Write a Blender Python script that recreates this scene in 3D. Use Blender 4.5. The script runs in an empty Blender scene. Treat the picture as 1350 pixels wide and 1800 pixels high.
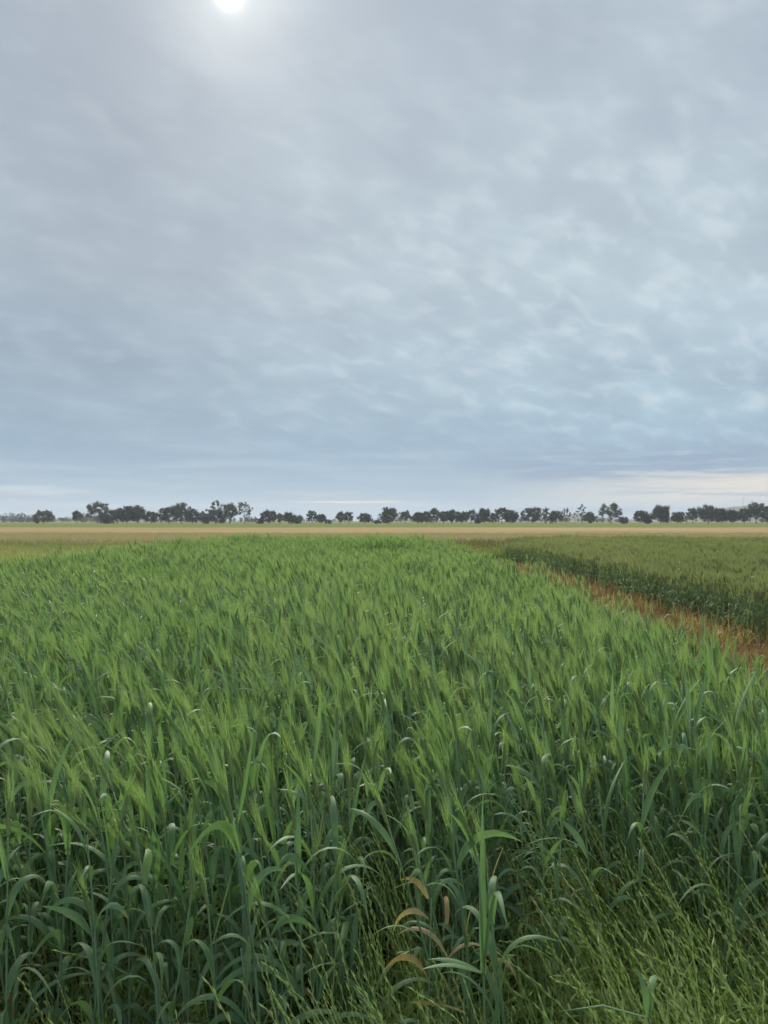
import bpy, math, random
import numpy as np
from mathutils import Vector

R = math.radians
scene = bpy.context.scene
rng = np.random.default_rng(11)
random.seed(11)

# ------------------------------------------------------------------ camera
CAM_H = 1.55
FPX = 1340.0                       # focal length in pixels of the 1350x1800 photograph
HOR = 916.0                        # horizon row
cam_d = bpy.data.cameras.new('camera')
cam = bpy.data.objects.new('camera', cam_d)
scene.collection.objects.link(cam)
cam_d.sensor_fit = 'VERTICAL'
cam_d.sensor_height = 24.0
cam_d.lens = 24.0 * FPX / 1800.0
cam_d.clip_start = 0.05
cam_d.clip_end = 20000
PITCH = math.atan2(HOR - 900.0, FPX)
cam.location = (0, 0, CAM_H)
cam.rotation_euler = (math.pi / 2 + PITCH, 0, 0)
scene.camera = cam

SUN_AZ = R(-11.6)                  # left of the view axis (+Y)
SUN_EL = R(34.4)
SUN_DIR = Vector((math.sin(SUN_AZ) * math.cos(SUN_EL), math.cos(SUN_AZ) * math.cos(SUN_EL), math.sin(SUN_EL)))

# ------------------------------------------------------------------ world / sky
world = bpy.data.worlds.new('World')
scene.world = world
world.use_nodes = True
WT = world.node_tree
WT.nodes.clear()


class G:
    """small node-expression helper"""
    def __init__(self, tree):
        self.t = tree

    def n(self, typ, **kw):
        nd = self.t.nodes.new(typ)
        for k, v in kw.items():
            setattr(nd, k, v)
        return nd

    def put(self, sock, v):
        if hasattr(v, 'is_output'):
            self.t.links.new(v, sock)
        elif v is not None:
            if isinstance(v, (tuple, list)) and len(v) == 3 and sock.type == 'RGBA':
                v = (*v, 1)
            sock.default_value = v

    def m(self, op, a, b=None, c=None, clamp=False):
        nd = self.n('ShaderNodeMath', operation=op, use_clamp=clamp)
        self.put(nd.inputs[0], a)
        if b is not None:
            self.put(nd.inputs[1], b)
        if c is not None:
            self.put(nd.inputs[2], c)
        return nd.outputs[0]

    def smooth(self, v, lo, hi, a=0.0, b=1.0):
        nd = self.n('ShaderNodeMapRange', interpolation_type='SMOOTHSTEP')
        for i, x in enumerate((v, lo, hi, a, b)):
            self.put(nd.inputs[i], x)
        return nd.outputs[0]

    def mix(self, f, a, b, blend='MIX'):
        nd = self.n('ShaderNodeMix', data_type='RGBA', blend_type=blend)
        self.put(nd.inputs[0], f)
        self.put(nd.inputs[6], a)
        self.put(nd.inputs[7], b)
        return nd.outputs[2]

    def comb(self, x, y, z=0.0):
        nd = self.n('ShaderNodeCombineXYZ')
        for i, v in enumerate((x, y, z)):
            self.put(nd.inputs[i], v)
        return nd.outputs[0]

    def sep(self, v):
        nd = self.n('ShaderNodeSeparateXYZ')
        self.put(nd.inputs[0], v)
        return nd.outputs

    def noise(self, vec, scale, detail=3.0, rough=0.5, distort=0.0):
        nd = self.n('ShaderNodeTexNoise')
        self.put(nd.inputs['Vector'], vec)
        nd.inputs['Scale'].default_value = scale
        nd.inputs['Detail'].default_value = detail
        nd.inputs['Roughness'].default_value = rough
        nd.inputs['Distortion'].default_value = distort
        return nd.outputs['Fac']

    def vmul(self, v, s):
        nd = self.n('ShaderNodeVectorMath', operation='MULTIPLY')
        self.put(nd.inputs[0], v)
        nd.inputs[1].default_value = s
        return nd.outputs[0]

    def ramp(self, f, stops):
        nd = self.n('ShaderNodeValToRGB')
        self.put(nd.inputs[0], f)
        e = nd.color_ramp.elements
        while len(e) < len(stops):
            e.new(0.5)
        for el, (p, c) in zip(e, stops):
            el.position = p
            el.color = (*c, 1) if len(c) == 3 else c
        return nd.outputs[0]


def lin(r, g, b):
    return tuple(((c / 255) / 12.92 if c / 255 <= 0.04045 else ((c / 255 + 0.055) / 1.055) ** 2.4) for c in (r, g, b))


def build_world():
    g = G(WT)
    tc = g.n('ShaderNodeTexCoord').outputs['Generated']
    nrm = g.n('ShaderNodeVectorMath', operation='NORMALIZE')
    g.put(nrm.inputs[0], tc)
    d = nrm.outputs[0]
    dx, dy, dz = g.sep(d)
    z = g.m('MAXIMUM', dz, 0.0)
    den = g.m('ADD', z, 0.34)
    p = g.comb(g.m('DIVIDE', dx, den), g.m('DIVIDE', dy, den), 0.0)
    # base colour of the cloud sheet by elevation
    base = g.ramp(z, [(0.0, lin(176, 199, 216)), (0.05, lin(153, 181, 203)), (0.10, lin(152, 179, 200)), (0.16, lin(163, 185, 201)),
                      (0.30, lin(175, 191, 203)), (0.55, lin(173, 187, 200)), (1.0, lin(172, 184, 198))])
    # rotated, stretched cloud coordinates: the sheet's ripples run away to the upper right
    rot = g.n('ShaderNodeVectorRotate', rotation_type='Z_AXIS')
    g.put(rot.inputs['Vector'], p)
    rot.inputs['Angle'].default_value = R(-38)
    ps = g.vmul(rot.outputs[0], (1.0, 1.45, 1.0))
    big = g.noise(ps, 1.5, 4, 0.55, 0.3)
    mid = g.noise(ps, 4.2, 4, 0.5, 0.5)
    puff = g.noise(ps, 11.0, 3, 0.5, 0.3)
    where = g.smooth(g.m('ADD', g.m('MULTIPLY', dx, 1.0), g.m('MULTIPLY', g.m('SUBTRACT', big, 0.5), 0.9)), -0.28, 0.34)
    amt = g.m('ADD', 0.30, g.m('MULTIPLY', where, 0.75))
    pv = g.m('MULTIPLY', g.smooth(puff, 0.36, 0.80, -0.45, 1.1), g.smooth(z, 0.60, 0.34, 0.45, 1.0))
    var = g.m('ADD', g.m('MULTIPLY', g.m('SUBTRACT', big, 0.5), 0.46),
              g.m('MULTIPLY', g.m('SUBTRACT', mid, 0.5), g.m('ADD', 0.24, g.m('MULTIPLY', where, 0.24))))
    var = g.m('ADD', var, g.m('MULTIPLY', g.m('MULTIPLY', pv, amt), 0.115))
    fade = g.smooth(z, 0.02, 0.16)
    var = g.m('MULTIPLY', var, fade)
    side = g.smooth(dx, -0.40, 0.30, -0.11, 0.15)
    var = g.m('ADD', var, g.m('MULTIPLY', side, fade))
    bright = g.m('ADD', 0.985, var)
    br = g.comb(bright, bright, g.m('ADD', 0.985, g.m('MULTIPLY', var, 0.82)))
    cloud = g.mix(1.0, base, br, 'MULTIPLY')
    # whiter where the puffs are thick
    cloud = g.mix(g.m('MULTIPLY', g.m('MULTIPLY', g.m('MAXIMUM', pv, 0.0), amt), g.m('MULTIPLY', fade, 0.34)), cloud, lin(214, 220, 226))
    # long streaks low over the horizon
    az = g.m('ARCTAN2', dx, dy)
    sv = g.comb(g.m('MULTIPLY', az, 2.2), g.m('MULTIPLY', z, 34.0), 0.0)
    st = g.noise(sv, 1.6, 5, 0.6, 0.4)
    st2 = g.noise(g.comb(g.m('ADD', g.m('MULTIPLY', az, 3.4), 7.0), g.m('MULTIPLY', z, 70.0), 3.0), 1.5, 5, 0.62, 0.3)
    low = g.m('MULTIPLY', g.smooth(z, 0.0, 0.02), g.smooth(z, 0.13, 0.07))
    cloud = g.mix(g.m('MULTIPLY', low, g.smooth(st, 0.45, 0.63, 0.0, 0.32)), cloud, lin(190, 205, 217))
    # warm break in the sheet low on the right, small one in the middle
    gap_r = g.m('MULTIPLY', g.smooth(az, 0.05, 0.50), g.m('MULTIPLY', g.smooth(z, 0.012, 0.030), g.smooth(z, 0.070, 0.048)))
    gap_m = g.m('MULTIPLY', g.m('MULTIPLY', g.smooth(az, -0.22, -0.09), g.smooth(az, 0.06, -0.03)),
                g.m('MULTIPLY', g.smooth(z, 0.016, 0.022), g.smooth(z, 0.036, 0.028)))
    gap = g.m('ADD', g.m('MULTIPLY', gap_r, g.smooth(st2, 0.30, 0.52, 0.25, 0.95)), g.m('MULTIPLY', gap_m, g.smooth(st2, 0.46, 0.56)), clamp=True)
    cloud = g.mix(gap, cloud, lin(231, 224, 212))
    gap_l = g.m('MULTIPLY', g.m('MULTIPLY', g.smooth(az, -0.33, -0.42), 0.6), g.m('MULTIPLY', g.smooth(z, 0.026, 0.034), g.smooth(z, 0.046, 0.038)))
    cloud = g.mix(g.m('MULTIPLY', gap_l, g.smooth(st2, 0.46, 0.6)), cloud, lin(214, 222, 228))
    # slate lens clouds
    lens = g.m('MULTIPLY', g.m('MULTIPLY', g.smooth(z, 0.045, 0.060), g.smooth(z, 0.098, 0.078)),
               g.m('MULTIPLY', g.smooth(az, 0.07, 0.2), g.smooth(az, 0.52, 0.42)))
    wob = g.noise(g.comb(g.m('MULTIPLY', az, 5.0), g.m('MULTIPLY', z, 62.0), 11.0), 1.3, 5, 0.6, 0.5)
    cloud = g.mix(g.m('MULTIPLY', lens, g.smooth(wob, 0.40, 0.52, 0.0, 0.95)), cloud, lin(146, 168, 192))
    low2 = g.m('MULTIPLY', g.smooth(z, 0.004, 0.014), g.smooth(z, 0.05, 0.03))
    cloud = g.mix(g.m('MULTIPLY', low2, g.smooth(wob, 0.50, 0.60, 0.0, 0.6)), cloud, lin(160, 180, 200))
    # aureole of the veiled sun
    dot = g.n('ShaderNodeVectorMath', operation='DOT_PRODUCT')
    g.put(dot.inputs[0], d)
    dot.inputs[1].default_value = SUN_DIR
    ang = g.m('MULTIPLY', g.m('ARCCOSINE', g.m('MINIMUM', dot.outputs['Value'], 0.999999)), 180 / math.pi)
    core = g.m('MULTIPLY', 1.3, g.m('POWER', 2.718, g.m('MULTIPLY', -1.0, g.m('POWER', g.m('DIVIDE', ang, 0.68), 2.0))))
    h1 = g.m('ADD', g.m('MULTIPLY', 0.24, g.m('POWER', 2.718, g.m('DIVIDE', ang, -4.0))),
             g.m('MULTIPLY', 0.16, g.m('POWER', 2.718, g.m('MULTIPLY', -1.0, g.m('POWER', g.m('DIVIDE', ang, 3.6), 2.0)))))
    h2 = g.m('MULTIPLY', 0.03, g.m('POWER', 2.718, g.m('DIVIDE', ang, -12.0)))
    glow = g.m('ADD', core, g.m('MULTIPLY', g.m('ADD', h1, h2), g.m('ADD', 0.62, g.m('MULTIPLY', mid, 0.76))))
    gl = g.n('ShaderNodeVectorMath', operation='SCALE')
    gl.inputs[0].default_value = (1.0, 0.97, 0.83)
    g.put(gl.inputs['Scale'], glow)
    add = g.n('ShaderNodeVectorMath', operation='ADD')
    g.put(add.inputs[0], cloud)
    g.put(add.inputs[1], gl.outputs[0])
    ten = g.n('ShaderNodeVectorMath', operation='SCALE')
    g.put(ten.inputs[0], add.outputs[0])
    ten.inputs['Scale'].default_value = 1.0 / SKY_STRENGTH / 2 ** EXPOSURE
    sky = g.n('ShaderNodeTexSky', sky_type='NISHITA')
    sky.sun_disc = False
    sky.sun_elevation = SUN_EL
    sky.sun_rotation = SUN_AZ
    sky.air_density = 1.0
    sky.dust_density = 1.5
    fin = g.mix(0.985, sky.outputs[0], ten.outputs[0])     # the cloud sheet covers almost all of the blue
    bg = g.n('ShaderNodeBackground')
    g.put(bg.inputs['Color'], fin)
    bg.inputs['Strength'].default_value = SKY_STRENGTH
    out = g.n('ShaderNodeOutputWorld')
    WT.links.new(bg.outputs[0], out.inputs[0])


SKY_STRENGTH = 0.05
EXPOSURE = 1.78
build_world()
world.cycles.sampling_method = 'MANUAL'
world.cycles.sample_map_resolution = 512

sun_d = bpy.data.lights.new('sun', 'SUN')
sun_d.energy = 1.5
sun_d.angle = R(22)
sun_d.color = (1.0, 0.95, 0.86)
sun = bpy.data.objects.new('sun', sun_d)
scene.collection.objects.link(sun)
sun.rotation_euler = (-SUN_DIR).to_track_quat('-Z', 'Y').to_euler()
sun.location = (0, 0, 60)

scene.view_settings.view_transform = 'Standard'
scene.view_settings.look = 'None'
scene.view_settings.gamma = 1.0
scene.view_settings.exposure = EXPOSURE
scene.view_settings.use_curve_mapping = False
cy = scene.cycles
cy.use_denoising = True
cy.use_adaptive_sampling = True
cy.adaptive_threshold = 0.015
cy.max_bounces = 4
cy.diffuse_bounces = 1
cy.glossy_bounces = 2
cy.transmission_bounces = 2
cy.transparent_max_bounces = 4
cy.volume_bounces = 0
cy.caustics_reflective = False
cy.caustics_refractive = False

# ------------------------------------------------------------------ helpers


def at(px, py, dist):
    """world point that the photograph shows at pixel (px, py), dist metres ahead"""
    cx = (px - 675.0) / FPX
    cz = (900.0 - py) / FPX
    c, s = math.cos(PITCH), math.sin(PITCH)
    fy, fz = c - s * cz, s + c * cz
    return Vector((cx * dist / fy, dist, CAM_H + fz * dist / fy))


def gx(px, dist):
    return (px - 675.0) / FPX * dist


def set_props(o, label=None, category=None, group=None, kind=None):
    if label:
        o['label'] = label
    if category:
        o['category'] = category
    if group:
        o['group'] = group
    if kind:
        o['kind'] = kind
    return o


class MB:
    """mesh builder with a per-vertex tint (random per piece) and along (0..1) attribute"""
    def __init__(self):
        self.v, self.f, self.m, self.t, self.a = [], [], [], [], []
        self.n = 0

    def add(self, verts, faces, mat=0, tint=0.5, along=None):
        verts = np.asarray(verts, dtype=np.float64)
        k = len(verts)
        self.v.append(verts)
        for fc in faces:
            self.f.append(tuple(i + self.n for i in fc))
            self.m.append(mat)
        self.t.append(np.full(k, tint))
        self.a.append(np.full(k, 0.5) if along is None else np.asarray(along, dtype=np.float64))
        self.n += k

    def extend(self, o, off=(0, 0, 0), yaw=0.0, sc=1.0):
        c, s = math.cos(yaw), math.sin(yaw)
        M = np.array([[c, -s, 0], [s, c, 0], [0, 0, 1]]) * sc
        for vv in o.v:
            self.v.append(vv @ M.T + np.asarray(off))
        for fc in o.f:
            self.f.append(tuple(i + self.n for i in fc))
        self.m += o.m
        self.t += o.t
        self.a += o.a
        self.n += o.n

    def mesh(self, name, mats, smooth=False):
        me = bpy.data.meshes.new(name)
        me.from_pydata(np.concatenate(self.v).tolist(), [], self.f)
        for mt in mats:
            me.materials.append(mt)
        if len(mats) > 1:
            me.polygons.foreach_set('material_index', np.array(self.m, dtype=np.int32))
        if smooth:
            me.polygons.foreach_set('use_smooth', np.ones(len(self.f), dtype=bool))
        at1 = me.attributes.new('tint', 'FLOAT', 'POINT')
        at1.data.foreach_set('value', np.concatenate(self.t).astype(np.float32))
        at2 = me.attributes.new('along', 'FLOAT', 'POINT')
        at2.data.foreach_set('value', np.concatenate(self.a).astype(np.float32))
        me.update()
        return me


def link(name, data, parent=None, loc=None):
    o = bpy.data.objects.new(name, data)
    scene.collection.objects.link(o)
    if parent is not None:
        o.parent = parent
    if loc is not None:
        o.location = loc
    return o


def ribbon(mb, pts, side, hw, fold=0.25, mat=0, tint=0.5):
    pts, side, hw = np.asarray(pts), np.asarray(side), np.asarray(hw)
    n = len(pts)
    tg = np.gradient(pts, axis=0)
    tg /= np.linalg.norm(tg, axis=1)[:, None] + 1e-9
    nr = np.cross(side, tg)
    nr /= np.linalg.norm(nr, axis=1)[:, None] + 1e-9
    L = pts - side * hw[:, None]
    Rr = pts + side * hw[:, None]
    M = pts - nr * (hw * fold)[:, None]
    v = np.empty((3 * n, 3))
    v[0::3], v[1::3], v[2::3] = L, M, Rr
    f = []
    for i in range(n - 1):
        a, b = 3 * i, 3 * i + 3
        f += [(a, a + 1, b + 1, b), (a + 1, a + 2, b + 2, b + 1)]
    mb.add(v, f, mat, tint, np.repeat(np.linspace(0, 1, n), 3))


def blade(mb, pts, side, hw, mat=0, tint=0.5):
    """two-vertex-wide strip that ends in a point"""
    pts, side, hw = np.asarray(pts), np.asarray(side), np.asarray(hw)
    n = len(pts)
    v = np.empty((2 * n - 1, 3))
    v[0:2 * (n - 1):2] = (pts - side * hw[:, None])[:-1]
    v[1:2 * (n - 1):2] = (pts + side * hw[:, None])[:-1]
    v[-1] = pts[-1]
    f = [(2 * i, 2 * i + 1, 2 * i + 3, 2 * i + 2) for i in range(n - 2)]
    f.append((2 * n - 4, 2 * n - 3, 2 * n - 2))
    al = np.append(np.repeat(np.linspace(0, 0.9, n - 1), 2), 1.0)
    mb.add(v, f, mat, tint, al)


def tube(mb, pts, rad, sides=4, mat=0, tint=0.5):
    pts, rad = np.asarray(pts, dtype=float), np.asarray(rad, dtype=float)
    n = len(pts)
    tg = np.gradient(pts, axis=0)
    tg /= np.linalg.norm(tg, axis=1)[:, None] + 1e-9
    ref = np.where(np.abs(tg[:, 2:3]) > 0.9, np.array([[0, 1.0, 0]]), np.array([[0, 0, 1.0]]))
    u = np.cross(ref, tg)
    u /= np.linalg.norm(u, axis=1)[:, None] + 1e-9
    w = np.cross(tg, u)
    v = []
    for k in range(sides):
        th = 2 * math.pi * k / sides
        v.append(pts + (u * math.cos(th) + w * math.sin(th)) * rad[:, None])
    v = np.stack(v, axis=1).reshape(-1, 3)
    f = []
    for i in range(n - 1):
        for k in range(sides):
            a, b = i * sides + k, i * sides + (k + 1) % sides
            f.append((a, b, b + sides, a + sides))
    f.append(tuple(range((n - 1) * sides, n * sides)))
    mb.add(v, f, mat, tint, np.repeat(np.linspace(0, 1, n), sides))


def sm(x):
    x = np.clip(x, 0, 1)
    return x * x * (3 - 2 * x)


def leaf_curve(p0, phi, th0, th1, length, n=8, k=1.6, wob=0.0, wind=0.0):
    s = np.linspace(0, 1, n)
    th = th0 + (th1 - th0) * sm(s ** k)
    ph = phi + wob * s
    d = np.stack([np.sin(th) * np.cos(ph), np.sin(th) * np.sin(ph), np.cos(th)], axis=1)
    d[:, 0] -= wind * s
    d /= np.linalg.norm(d, axis=1)[:, None]
    seg = length / (n - 1)
    pts = np.vstack([np.zeros(3), np.cumsum((d[:-1] + d[1:]) * 0.5 * seg, axis=0)]) + np.asarray(p0)
    side = np.stack([-np.sin(ph), np.cos(ph), np.zeros(n)], axis=1)
    return pts, side, d, s


def leaf_width(s, W):
    return W * (0.55 + 0.45 * sm(s / 0.3)) * np.clip(1 - s ** 2.6, 0.0, 1) + 0.0004


def twist_side(side, d, tw):
    nr = np.cross(side, d)
    c, s_ = np.cos(tw)[:, None], np.sin(tw)[:, None]
    return side * c + nr * s_


# ------------------------------------------------------------------ materials


def plant_mat(name, ca, cb, tip=None, rough=0.45, spec=0.45, transl=0.25, patch=None, patch_scale=0.35):
    """leaf colour between ca and cb, by piece and by plant; optional broad patches over the field and dry tips"""
    m = bpy.data.materials.new(name)
    m.use_nodes = True
    t = m.node_tree
    t.nodes.clear()
    g = G(t)
    ti = g.n('ShaderNodeAttribute', attribute_name='tint').outputs['Fac']
    oi = g.n('ShaderNodeObjectInfo').outputs['Random']
    f = g.m('ADD', g.m('MULTIPLY', ti, 0.6), g.m('MULTIPLY', oi, 0.4))
    col = g.mix(f, ca, cb)
    pos = g.n('ShaderNodeNewGeometry').outputs['Position']
    if patch is not None:
        pn = g.noise(pos, patch_scale, 3, 0.55)
        col = g.mix(g.smooth(pn, 0.42, 0.68, 0.0, 0.75), col, patch)
    al = g.n('ShaderNodeAttribute', attribute_name='along').outputs['Fac']
    if tip is not None:
        dry = g.m('MULTIPLY', g.smooth(al, 0.80, 1.0), g.smooth(ti, 0.62, 0.9))
        col = g.mix(dry, col, tip)
    fine = g.noise(pos, 90.0, 2, 0.5)
    col = g.mix(1.0, col, g.comb(*[g.m('ADD', 0.82, g.m('MULTIPLY', fine, 0.36))] * 3), 'MULTIPLY')
    b = g.n('ShaderNodeBsdfPrincipled')
    g.put(b.inputs['Base Color'], col)
    b.inputs['Roughness'].default_value = rough
    b.inputs['Specular IOR Level'].default_value = spec
    tr = g.n('ShaderNodeBsdfTranslucent')
    g.put(tr.inputs['Color'], g.mix(1.0, col, (1.1, 1.22, 0.62), 'MULTIPLY'))
    mx = g.n('ShaderNodeMixShader')
    mx.inputs[0].default_value = transl
    t.links.new(b.outputs[0], mx.inputs[1])
    t.links.new(tr.outputs[0], mx.inputs[2])
    o = g.n('ShaderNodeOutputMaterial')
    t.links.new(mx.outputs[0], o.inputs[0])
    return m


M_leaf = plant_mat('cereal_leaf', (0.150, 0.252, 0.132), (0.228, 0.340, 0.184), (0.36, 0.30, 0.13), 0.56, 0.32, 0.32, (0.155, 0.275, 0.105), 0.9)
M_stem = plant_mat('cereal_stem', (0.175, 0.285, 0.150), (0.235, 0.355, 0.190), None, 0.5, 0.35, 0.15)
M_ear = plant_mat('cereal_ear', (0.260, 0.350, 0.150), (0.330, 0.410, 0.190), None, 0.55, 0.3, 0.35)
M_awn = plant_mat('cereal_awn', (0.285, 0.385, 0.175), (0.370, 0.460, 0.230), None, 0.5, 0.3, 0.42, (0.245, 0.375, 0.145), 0.6)
M_dleaf = plant_mat('dark_crop_leaf', (0.175, 0.255, 0.125), (0.255, 0.335, 0.175), (0.44, 0.36, 0.20), 0.55, 0.3, 0.35)
M_dear = plant_mat('dark_crop_ear', (0.270, 0.280, 0.160), (0.350, 0.350, 0.205), None, 0.6, 0.25, 0.42, (0.240, 0.275, 0.140), 0.22)
M_ygrass = plant_mat('yellow_green_crop', (0.540, 0.520, 0.280), (0.650, 0.610, 0.360), None, 0.6, 0.25, 0.4, (0.420, 0.460, 0.220), 0.25)
M_olive = plant_mat('olive_weed', (0.240, 0.270, 0.110), (0.340, 0.340, 0.150), None, 0.6, 0.25, 0.4, (0.270, 0.260, 0.140), 0.3)
M_redweed = plant_mat('rusty_weed', (0.210, 0.180, 0.120), (0.300, 0.250, 0.160), None, 0.7, 0.2, 0.3)
M_weed = plant_mat('weed_leaf', (0.420, 0.550, 0.180), (0.560, 0.650, 0.250), (0.56, 0.48, 0.24), 0.55, 0.35, 0.42, (0.310, 0.470, 0.130), 5.0)
M_spike = plant_mat('weed_spikelet', (0.440, 0.530, 0.210), (0.600, 0.640, 0.310), None, 0.55, 0.3, 0.45, (0.38, 0.50, 0.18), 4.0)
M_dry = plant_mat('dry_leaf', (0.40, 0.27, 0.11), (0.52, 0.40, 0.21), None, 0.6, 0.3, 0.3)
M_dead = plant_mat('dead_grass', (0.260, 0.145, 0.078), (0.410, 0.275, 0.150), None, 0.75, 0.15, 0.2, (0.29, 0.22, 0.11), 0.8)
M_tan = plant_mat('tan_grass', (0.42, 0.35, 0.225), (0.51, 0.44, 0.30), None, 0.8, 0.1, 0.2)
M_gum = plant_mat('gum_foliage', (0.065, 0.078, 0.052), (0.115, 0.125, 0.082), None, 0.55, 0.3, 0.15)
M_gumd = plant_mat('gum_foliage_dark', (0.046, 0.058, 0.042), (0.080, 0.090, 0.062), None, 0.55, 0.3, 0.12)
M_gumb = plant_mat('gum_foliage_brown', (0.085, 0.080, 0.058), (0.140, 0.126, 0.085), None, 0.55, 0.3, 0.15)


def bark_mat(name, ca, cb):
    m = bpy.data.materials.new(name)
    m.use_nodes = True
    g = G(m.node_tree)
    b = m.node_tree.nodes['Principled BSDF']
    pos = g.n('ShaderNodeNewGeometry').outputs['Position']
    g.put(b.inputs['Base Color'], g.mix(g.noise(g.vmul(pos, (2.5, 2.5, 0.6)), 1.0, 4, 0.6), ca, cb))
    b.inputs['Roughness'].default_value = 0.85
    return m


M_bark = bark_mat('gum_bark', (0.12, 0.10, 0.085), (0.30, 0.27, 0.23))
M_pale = bark_mat('dead_wood', (0.26, 0.24, 0.21), (0.42, 0.40, 0.36))


def ground_mat(name, build, rough=0.9, bump=None):
    m = bpy.data.materials.new(name)
    m.use_nodes = True
    g = G(m.node_tree)
    b = m.node_tree.nodes['Principled BSDF']
    pos = g.n('ShaderNodeNewGeometry').outputs['Position']
    g.put(b.inputs['Base Color'], build(g, pos))
    b.inputs['Roughness'].default_value = rough
    b.inputs['Specular IOR Level'].default_value = 0.0
    if bump:
        bp = g.n('ShaderNodeBump')
        bp.inputs['Strength'].default_value = bump[1]
        bp.inputs['Distance'].default_value = 0.05
        g.put(bp.inputs['Height'], g.noise(pos, bump[0], 5, 0.65))
        m.node_tree.links.new(bp.outputs[0], b.inputs['Normal'])
    return m


def soil(g, pos):
    a = g.noise(pos, 3.0, 5, 0.65)
    b = g.noise(pos, 28.0, 4, 0.6)
    c = g.mix(a, (0.055, 0.036, 0.024), (0.105, 0.068, 0.043))
    return g.mix(g.smooth(b, 0.45, 0.75, 0, 0.7), c, (0.15, 0.10, 0.064))


def path_soil(g, pos):
    a = g.noise(pos, 1.6, 5, 0.65)
    b = g.noise(pos, 22.0, 4, 0.6)
    c = g.mix(g.smooth(a, 0.3, 0.7), (0.19, 0.122, 0.080), (0.29, 0.20, 0.135))
    return g.mix(g.smooth(b, 0.5, 0.75, 0, 0.8), c, (0.32, 0.235, 0.165))


def tan_field(g, pos):
    band = g.noise(g.vmul(pos, (0.012, 0.10, 1)), 1.0, 5, 0.6)
    fine = g.noise(g.vmul(pos, (0.25, 0.9, 1)), 1.0, 4, 0.65)
    c = g.mix(g.smooth(band, 0.35, 0.68), (0.30, 0.225, 0.115), (0.42, 0.335, 0.185))
    c = g.mix(g.smooth(fine, 0.40, 0.75, 0, 0.5), c, (0.33, 0.235, 0.115))
    band2 = g.noise(g.vmul(pos, (0.008, 0.16, 1)), 1.3, 4, 0.6)
    return g.mix(g.smooth(band2, 0.54, 0.66, 0, 0.8), c, (0.20, 0.20, 0.085))


def pale_green(g, pos):
    band = g.noise(g.vmul(pos, (0.006, 0.03, 1)), 1.0, 5, 0.6)
    return g.mix(band, (0.135, 0.165, 0.060), (0.225, 0.235, 0.095))


M_soil = ground_mat('soil', soil, 0.95, (30.0, 0.8))
M_path = ground_mat('path_soil', path_soil, 0.95, (26.0, 0.9))
M_tanf = ground_mat('tan_stubble', tan_field, 0.95)
M_greenf = ground_mat('pale_green_pasture', pale_green, 0.95)
M_hill = ground_mat('wooded_hill', lambda g, pos: g.mix(g.noise(pos, 0.02, 5, 0.6), (0.05, 0.065, 0.035), (0.13, 0.14, 0.075)), 0.95)
M_steel = bpy.data.materials.new('galvanised_steel')
M_steel.use_nodes = True
_g = G(M_steel.node_tree)
_b = M_steel.node_tree.nodes['Principled BSDF']
_g.put(_b.inputs['Base Color'], _g.mix(_g.noise(_g.n('ShaderNodeNewGeometry').outputs['Position'], 2.0), (0.16, 0.16, 0.17), (0.26, 0.26, 0.27)))
_b.inputs['Metallic'].default_value = 0.4
_b.inputs['Roughness'].default_value = 0.6

# ------------------------------------------------------------------ the setting: ground sheets


def sheet(name, x0, x1, y0, y1, z, mat, nx=2, ny=2, bumpy=0.0, edge=0.0):
    xs, ys = np.linspace(x0, x1, nx), np.linspace(y0, y1, ny)
    X, Y = np.meshgrid(xs, ys)
    Z = np.full_like(X, z) + bumpy * rng.normal(size=X.shape)
    if edge:
        Y[0] += edge * rng.normal(size=nx)
        Y[-1] += edge * rng.normal(size=nx)
    v = np.stack([X, Y, Z], axis=-1).reshape(-1, 3)
    f = [(j * nx + i, j * nx + i + 1, (j + 1) * nx + i + 1, (j + 1) * nx + i) for j in range(ny - 1) for i in range(nx - 1)]
    me = bpy.data.meshes.new(name)
    me.from_pydata(v.tolist(), [], f)
    me.materials.append(mat)
    o = link(name, me)
    o['kind'] = 'structure'
    return o


sheet('ground', -3600, 3600, -60, 3400, 0.0, M_soil)
sheet('path', 1.85, 5.2, -3, 32, 0.012, M_path, 36, 200, 0.010)
sheet('stubble_field', -420, 420, 36, 186, 0.006, M_tanf, 160, 2, 0.0, 1.2)
sheet('pasture', -3500, 3500, 184, 3300, 0.003, M_greenf, 100, 2)

# low wooded hills on the horizon
def hills():
    xs = np.linspace(-2600, 2600, 260)
    px = 675 + xs / 2900 * FPX
    h = 1.2 + 0 * xs
    for c, w, a in ((708, 34, 10), (1012, 30, 11), (1060, 60, 5), (1300, 75, 23), (1420, 90, 18), (-40, 120, 5), (250, 90, 3), (1700, 200, 16), (-500, 200, 9)):
        h += a * np.exp(-((px - c) / w) ** 2)
    h = (h * 2900 / FPX) + rng.normal(size=len(xs)) * 0.8
    rows = [(2500, 0.0), (2700, 0.55), (2900, 1.0), (3100, 0.6), (3250, 0.0)]
    v = []
    for y, k in rows:
        for x, hh in zip(xs, h):
            v.append((x, y, -0.5 + hh * k + (rng.normal() * 0.5 if 0 < k else 0)))
    n = len(xs)
    f = [(j * n + i, j * n + i + 1, (j + 1) * n + i + 1, (j + 1) * n + i) for j in range(len(rows) - 1) for i in range(n - 1)]
    me = bpy.data.meshes.new('hills')
    me.from_pydata(v, [], f)
    me.materials.append(M_hill)
    me.polygons.foreach_set('use_smooth', np.ones(len(f), dtype=bool))
    link('hills', me)['kind'] = 'structure'


hills()

# ------------------------------------------------------------------ trees
TREE_D = 455.0


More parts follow.
